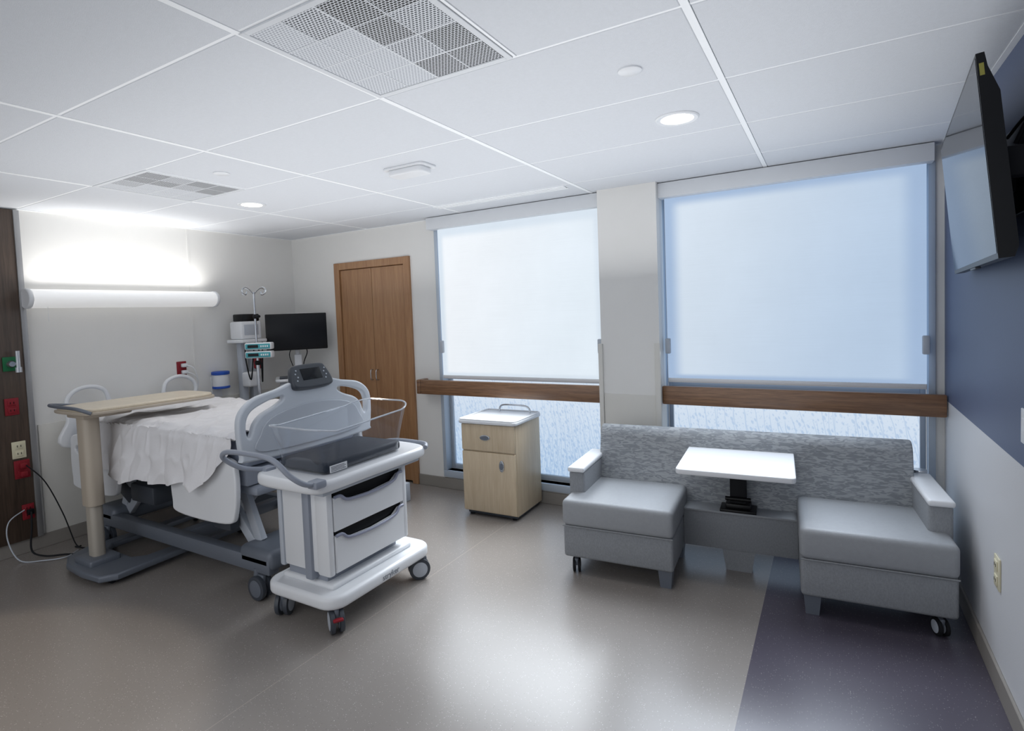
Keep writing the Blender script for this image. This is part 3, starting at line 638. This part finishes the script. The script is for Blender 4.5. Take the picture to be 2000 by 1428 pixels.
th.part('column',[tf(plate([rrect(-.068,.068,-.05,.05,.04)],.60,.004,smooth=False),T(-4.16,1.73,.74))],M['beige'],label='thick beige upper column')
th.part('table_support',[box(-4.28,-4.05,1.66,1.95,1.015,1.047,.012)],M['beige'])
th.part('inner_column',[tf(plate([rrect(-.05,.05,-.038,.038,.03)],.45,.003,smooth=False),T(-4.16,1.73,.25))],M['beige2'])
bs=[(-4.42,1.66),(-4.28,1.60),(-4.05,1.585),(-3.86,1.60),(-3.80,1.68),(-3.81,1.86),(-3.84,2.60),(-3.92,2.61),(-3.94,1.92),(-4.0,1.86),(-4.3,1.86),(-4.38,1.92),(-4.42,2.60),(-4.50,2.60),(-4.49,1.8)]
th.part('base',[tf(plate([bs],.042,.012,smooth=False),T(0,0,.052))],M['mgrey'])
th.part('base_hub',[box(-4.27,-4.05,1.64,1.82,.06,.11,.015,3)],M['mgrey'])
for x,y in ((-4.38,1.70),(-3.88,1.68),(-3.88,2.56),(-4.46,2.56)): th.part('caster',[cyl((x-.012,y,.022),(x+.012,y,.022),.022,seg=20)],M['blackm'])

# ============================================================ BASSINET
th=Thing('bassinet_cart','white hospital bassinet cart with clear tub and two drawers','bassinet',(-2.39,2.26,0))
th.part('base',[tf(plate([rrect(-2.66,-2.12,1.86,2.67,.10)],.07,.022,smooth=False),T(0,0,.166))],M['white'],label='white rounded base')
th.part('base_rise',[box(-2.59,-2.20,1.94,2.56,.195,.23,.02,3)],M['white'])
th.part('pedestal',[box(-2.56,-2.26,1.96,2.49,.21,.30,.01)],M['grey'])
th.part('side_column',[box(-2.375,-2.322,1.912,1.97,.24,.74,.01)],M['grey'])
th.part('side_column',[box(-2.585,-2.55,1.925,2.5,.27,.74,.01)],M['lgrey'])
th.part('cabinet_body',[box(-2.55,-2.225,1.93,2.52,.28,.745,.012)],M['white'])
th.part('corner_post',[box(-2.287,-2.195,1.92,1.962,.275,.745,.012)],M['white'])
th.part('corner_post',[box(-2.287,-2.195,2.492,2.53,.275,.745,.012)],M['white'])
th.part('drawer_cavity',[box(-2.226,-2.218,1.963,2.491,.29,.74)],M['black'],label='dark open gap above the drawers')  # flat black plate stands in for the shade in the gap
for z0,z1 in ((.285,.475),(.50,.675)):
    o=[(1.964,z0),(2.490,z0),(2.490,z1),(2.45,z1),(2.40,z1-.032),(2.23,z1-.042),(2.06,z1-.032),(2.01,z1),(1.964,z1)]
    dd=th.part('drawer',[tf(plate([o],.022,.004,smooth=False),T(-2.202,0,0)@XP)],M['white'])
    th.part('drawer_pull',[tube([(-2.192,1.970,z1+.002),(-2.19,2.01,z1+.001),(-2.185,2.06,z1-.030),(-2.180,2.23,z1-.040),(-2.185,2.40,z1-.030),(-2.19,2.45,z1+.001),(-2.192,2.485,z1+.002)],.0085,n=5)],M['lav'],dd,'lavender-grey scooped drawer lip')
dk=[(-2.63,1.90),(-2.60,1.83),(-2.50,1.80),(-2.25,1.80),(-2.15,1.82),(-2.12,1.90),(-2.12,2.2),(-2.12,2.56),(-2.16,2.66),(-2.30,2.70),(-2.50,2.70),(-2.60,2.66),(-2.63,2.55),(-2.635,2.2)]
th.part('deck',[tf(plate([dk],.06,.02),T(0,0,.768))],M['white'],label='white moulded tray deck')
th.part('deck_skirt',[box(-2.58,-2.16,1.87,2.62,.71,.745,.012)],M['lgrey'])
th.part('push_handle',[tube([(-2.60,1.90,.80),(-2.64,1.78,.83),(-2.66,1.69,.90),(-2.60,1.665,.945),(-2.42,1.66,.955),(-2.25,1.665,.94),(-2.17,1.70,.86),(-2.14,1.76,.81),(-2.15,1.86,.79)],.013,12)],M['grey'],label='curved grey push handle')
th.part('handle_mount',[box(-2.18,-2.11,1.79,1.86,.775,.815,.012)],M['grey'])
th.part('handle_mount',[box(-2.64,-2.57,1.86,1.93,.775,.815,.012)],M['grey'])
th.part('end_grip',[tube([(-2.5,2.68,.79),(-2.42,2.715,.795),(-2.3,2.72,.795),(-2.18,2.70,.795),(-2.13,2.64,.79)],.013,12)],M['grey'])
def tub_ring(t):
    z=.80+t*.23;ex=.038*t**1.5;r=.075+.04*t
    x0,x1,y0,y1=-2.565-ex,-2.195+ex,1.92-.055*t**1.5,2.52+.065*t**1.5
    out=[]
    for a,b in rrect(x0,x1,y0,y1,r,9):
        rise=.045*t**2*max(0,(b-2.35)/.22)**1.5 + .01*t*max(0,(2.0-b)/.1) - .025*t**2*max(0,1-abs(b-2.15)/.3)
        out.append(Vector((a,b,z+rise)))
    return out
rings=[tub_ring(k/8) for k in range(9)];nr=len(rings[0]);V=[];F=[]
for r_ in rings: V+=r_
for k in range(8):
    for i in range(nr): j=(i+1)%nr;F.append([k*nr+i,k*nr+j,(k+1)*nr+j,(k+1)*nr+i])
F.append(list(range(nr)))
tb=th.part('tub',[(V,F)],M['clear'],label='clear acrylic infant tub',ang=60)
th.part('tub_rim',[tube([p for p in rings[-1]],.005,8,closed=True,smooth=False)],M['clearrim'],tb)
th.part('infant_mattress',[box(-2.555,-2.205,1.935,2.51,.803,.86,.02,3)],M['bluemat'],label='dark navy mattress')
lab=[(box(-2.18,-2.1785,1.925,2.04,.815,.85),0)]
for k in range(4): lab.append((box(-2.1785,-2.178,1.932,2.032-.01*(k%2),.82+.007*k,.8225+.007*k),1))
th.part('instruction_label',[(tf(s,T(.006,.01,0)),i) for s,i in lab],[M['white'],M['inkd']],tb,'small white printed label')
th.part('logo_lettering',[tf(text('stryker',.046),T(-2.118,2.28,.166)@XP)],M['ink'],label='grey word stryker')
th.part('deck_lettering',[tf(text('nubassinet',.026),T(-2.119,2.47,.772)@XP)],M['ink'],label='small grey lettering')
caster(th,-2.57,1.93,.064,.5,tread=M['dgrey'],hub=M['lgrey'])
caster(th,-2.18,1.93,.064,1.0,tread=M['dgrey'],hub=M['lgrey'],lock=M['red'])
caster(th,-2.17,2.58,.064,-.7,tread=M['dgrey'],hub=M['lgrey'])
caster(th,-2.57,2.58,.064,.4,tread=M['dgrey'],hub=M['lgrey'])

# ============================================================ IV POLE, PUMPS, MONITOR CART
px,py=-4.50,3.24
th=Thing('iv_pole','chrome intravenous pole with four looped hooks','intravenous pole',(px,py,0))
th.part('pole',[cyl((px,py,.09),(px,py,1.2),.016),cyl((px,py,1.2),(px,py,1.86),.010)],M['chrome'])
th.part('clamp',[lathe([(.02,0),(.026,.01),(.026,.03),(.02,.04)],(px,py,1.2))],M['blackm'])
th.part('clamp',[cyl((px+.02,py,1.64),(px+.06,py,1.64),.012),lathe([(.014,0),(.02,.01),(.02,.03),(.014,.04)],(px,py,1.62))],M['blackm'])
for k in range(4):
    a=k*pi/2+.2;c,s=math.cos(a),math.sin(a)
    q=[(0,1.84),(.05,1.88),(.10,1.90),(.135,1.88),(.125,1.845),(.09,1.84),(.085,1.865)]
    th.part('hook',[tube([(px+c*r,py+s*r,z) for r,z in q],.0045,8)],M['chrome'])
for k in range(5):
    a=k*2*pi/5+.3;x,y=px+.19*math.cos(a),py+.19*math.sin(a)
    th.part('base_leg',[tube([(px,py,.11),(px+.1*math.cos(a),py+.1*math.sin(a),.09),(x,y,.065)],.013)],M['lgrey']);caster(th,x,y,.022,a)
th.part('hub',[cyl((px,py,.08),(px,py,.13),.04)],M['lgrey'])
for k,z in enumerate((1.345,1.27)):
    p=Thing('infusion_pump','teal and white infusion pump clamped to the pole','infusion pump',(px+.06,py-.075,z),.62,local=True,group='infusion pumps')
    p.part('pump_body',[box(-.06,.17,-.06,.03,0,.062,.012)],M['white'])
    p.part('pump_face',[box(-.05,.16,-.066,-.058,.008,.052,.003)],M['teal'],label='teal front panel')
    p.part('pump_display',[box(-.03,.06,-.069,-.064,.018,.044,.001)],M['matscreen'])
    for i in range(4): p.part('pump_key',[box(.08+.018*i,.09+.018*i,-.07,-.065,.022,.038,.001)],M['white'])
    p.part('pole_clamp',[box(-.04,.0,.03,.07,.015,.045,.004)],M['blackm'])
mx,my=-4.60,3.77
th=Thing('monitor_cart','grey medical cart carrying a large black flat monitor','monitor',(mx,my,0))
rm=T(mx,my,0)@R(.90,'Z')
th.part('cart_base',[tf(s,rm) for s in [box(-.22,.22,-.04,.04,.07,.12,.015),box(-.035,.035,-.22,.18,.071,.119,.015)]],M['lgrey'])
for x,y in ((-.20,0),(.20,0),(0,-.2),(0,.16)):
    v=rm@Vector((x,y,0));caster(th,v.x,v.y,.03,.4)
th.part('cart_column',[tf(box(-.035,.035,.02,.08,.1,1.25,.008),rm)],M['white2'])
th.part('work_surface',[tf(plate([rrect(-.22,.22,-.24,.10,.04)],.03,.01,smooth=False),rm@T(0,0,1.02))],M['white'])
th.part('cart_drawer',[tf(box(-.18,.18,-.18,.08,.86,1.0,.012),rm)],M['lgrey'])
th.part('keyboard',[tf(box(-.18,.18,-.23,-.1,1.036,1.055,.005),rm)],M['dgrey'])
th.part('monitor_arm',[tf(tube([(0,.05,1.22),(0,.06,1.35),(0,.03,1.46)],.022),rm),tf(box(-.06,.06,-.01,.03,1.40,1.54,.004),rm)],M['white2'])
mo=th.part('monitor_housing',[tf(box(-.285,.285,-.045,-.01,1.30,1.66,.008),rm)],M['black'],label='black monitor housing')
th.part('monitor_screen',[tf(box(-.27,.27,-.047,-.044,1.32,1.645,.001),rm)],M['matscreen'],mo)
th.part('cable',[tf(tube([(.03,.04,1.38),(.09,.06,1.28),(.05,.05,1.15),(.1,.06,1.05)],.005),rm)],M['blackm'])
th.part('cable',[tf(tube([(-.03,.05,1.36),(-.08,.08,1.25),(-.04,.07,1.1)],.004),rm)],M['blackm'])
th=Thing('equipment_column','tall white wall-side equipment column with vital-signs monitor','medical equipment',(-4.88,3.40,0))
th.part('column',[box(-4.92,-4.85,3.32,3.38,.12,1.50,.008)],M['lgrey'])
th.part('column',[box(-4.92,-4.85,3.43,3.49,.12,1.50,.008)],M['lgrey'])
th.part('column_base',[box(-4.97,-4.75,3.28,3.52,.0,.13,.03,3)],M['lgrey'])
th.part('instrument_shelf',[box(-4.94,-4.70,3.24,3.50,1.40,1.43,.006)],M['white'])
th.part('instrument_body',[box(-4.92,-4.74,3.26,3.48,1.43,1.60,.02,3)],M['white'])
th.part('instrument_screen',[box(-4.742,-4.736,3.29,3.44,1.47,1.57,.002)],M['lgrey'])
th.part('recorder',[box(-4.92,-4.77,3.30,3.48,1.60,1.67,.01)],M['black'])
for q in ([(-4.72,3.28,1.42),(-4.70,3.26,1.25),(-4.71,3.31,1.05),(-4.70,3.34,1.28),(-4.72,3.38,1.41)],[(-4.72,3.40,1.42),(-4.70,3.42,1.2),(-4.72,3.44,1.02),(-4.72,3.46,1.4)]): th.part('hanging_tubing',[tube(q,.006)],M['blackm'])
th.part('pouch',[box(-4.80,-4.74,3.40,3.47,1.14,1.27,.02,3)],M['red'],label='small red pouch')
th.part('storage_bin',[box(-4.84,-4.72,3.30,3.44,.98,1.12,.02,3)],M['white'])
single('floor_box','small pale grey box standing on the floor by the closet','box',[box(-3.25,-3.15,3.60,3.68,0,.16,.01)],M['lgrey'])

# ============================================================ LIGHTS
def area(name,loc,size,sy,power,col,rot,spread=None):
    l=bpy.data.lights.new(name,'AREA');l.shape='RECTANGLE';l.size=size;l.size_y=sy;l.energy=power;l.color=col
    if spread: l.spread=spread
    o=bpy.data.objects.new(name,l);o.location=loc;o.rotation_euler=rot;COL.objects.link(o);return o
area('wall_lamp_light',(XL+.13,2.42,1.893),.10,1.3,4.2,(1,.985,.96),(pi,0,0),math.radians(150))
for x,y in ((-.61,2.70),(-3.67,2.67)):
    l=bpy.data.lights.new('downlight_lamp','SPOT');l.energy=12;l.spot_size=2.0;l.spot_blend=.8;l.shadow_soft_size=.06;l.color=(1,.95,.88)
    o=bpy.data.objects.new('downlight_lamp',l);o.location=(x,y,ZC-.03);COL.objects.link(o)
# unseen lamps added in front of the shades to brighten the floor
area('window_daylight',(-2.25,3.72,1.35),1.45,.7,11,(.88,.94,1),(math.radians(-36),0,0),math.radians(84))
area('window_daylight',(-.50,3.62,1.50),1.6,.8,8,(.82,.90,1),(math.radians(-36),0,0),math.radians(84))
area('indirect_uplight',(-2.0,2.35,1.80),4.6,2.7,27,(.98,.99,1),(pi,0,0))  # unseen lamp added mid-room, facing up to brighten the ceiling
area('room_ceiling_lamp',(-2.0,-.7,2.40),2.5,.8,15,(1,.98,.95),(0,0,0))  # fill lamp added behind the camera, out of view
l=bpy.data.lights.new('doorway_lamp','SPOT');l.energy=65;l.spot_size=math.radians(58);l.spot_blend=.12;l.shadow_soft_size=.06;l.color=(1,.86,.69)
o=bpy.data.objects.new('doorway_lamp',l);o.location=(-3.0,-.15,2.42);o.rotation_euler=(math.radians(8),0,math.radians(10));COL.objects.link(o)
wd=bpy.data.worlds.new('world');bpy.context.scene.world=wd;wd.use_nodes=True
bg=wd.node_tree.nodes['Background'];bg.inputs[0].default_value=(.90,.94,1,1);bg.inputs[1].default_value=.85
# ============================================================ CAMERA
cam=bpy.data.cameras.new('camera');co_=bpy.data.objects.new('camera',cam);COL.objects.link(co_)
cam.sensor_width=36;cam.lens=1093.32/2000*36;cam.shift_x=.0085;cam.shift_y=-.0243;cam.clip_start=.02
yaw,pit,rol=.5317,.0481,.0383
fwd=Vector((-math.sin(yaw)*math.cos(pit),math.cos(yaw)*math.cos(pit),-math.sin(pit)));rt=Vector((math.cos(yaw),math.sin(yaw),0));dn=fwd.cross(rt)
r2=rt*math.cos(rol)+dn*math.sin(rol);d2=dn*math.cos(rol)-rt*math.sin(rol)
co_.matrix_world=Matrix(((r2.x,-d2.x,-fwd.x,0),(r2.y,-d2.y,-fwd.y,0),(r2.z,-d2.z,-fwd.z,1.58),(0,0,0,1)))
bpy.context.scene.camera=co_
bpy.context.scene.view_settings.view_transform='Standard'
bpy.context.scene.view_settings.exposure=.2
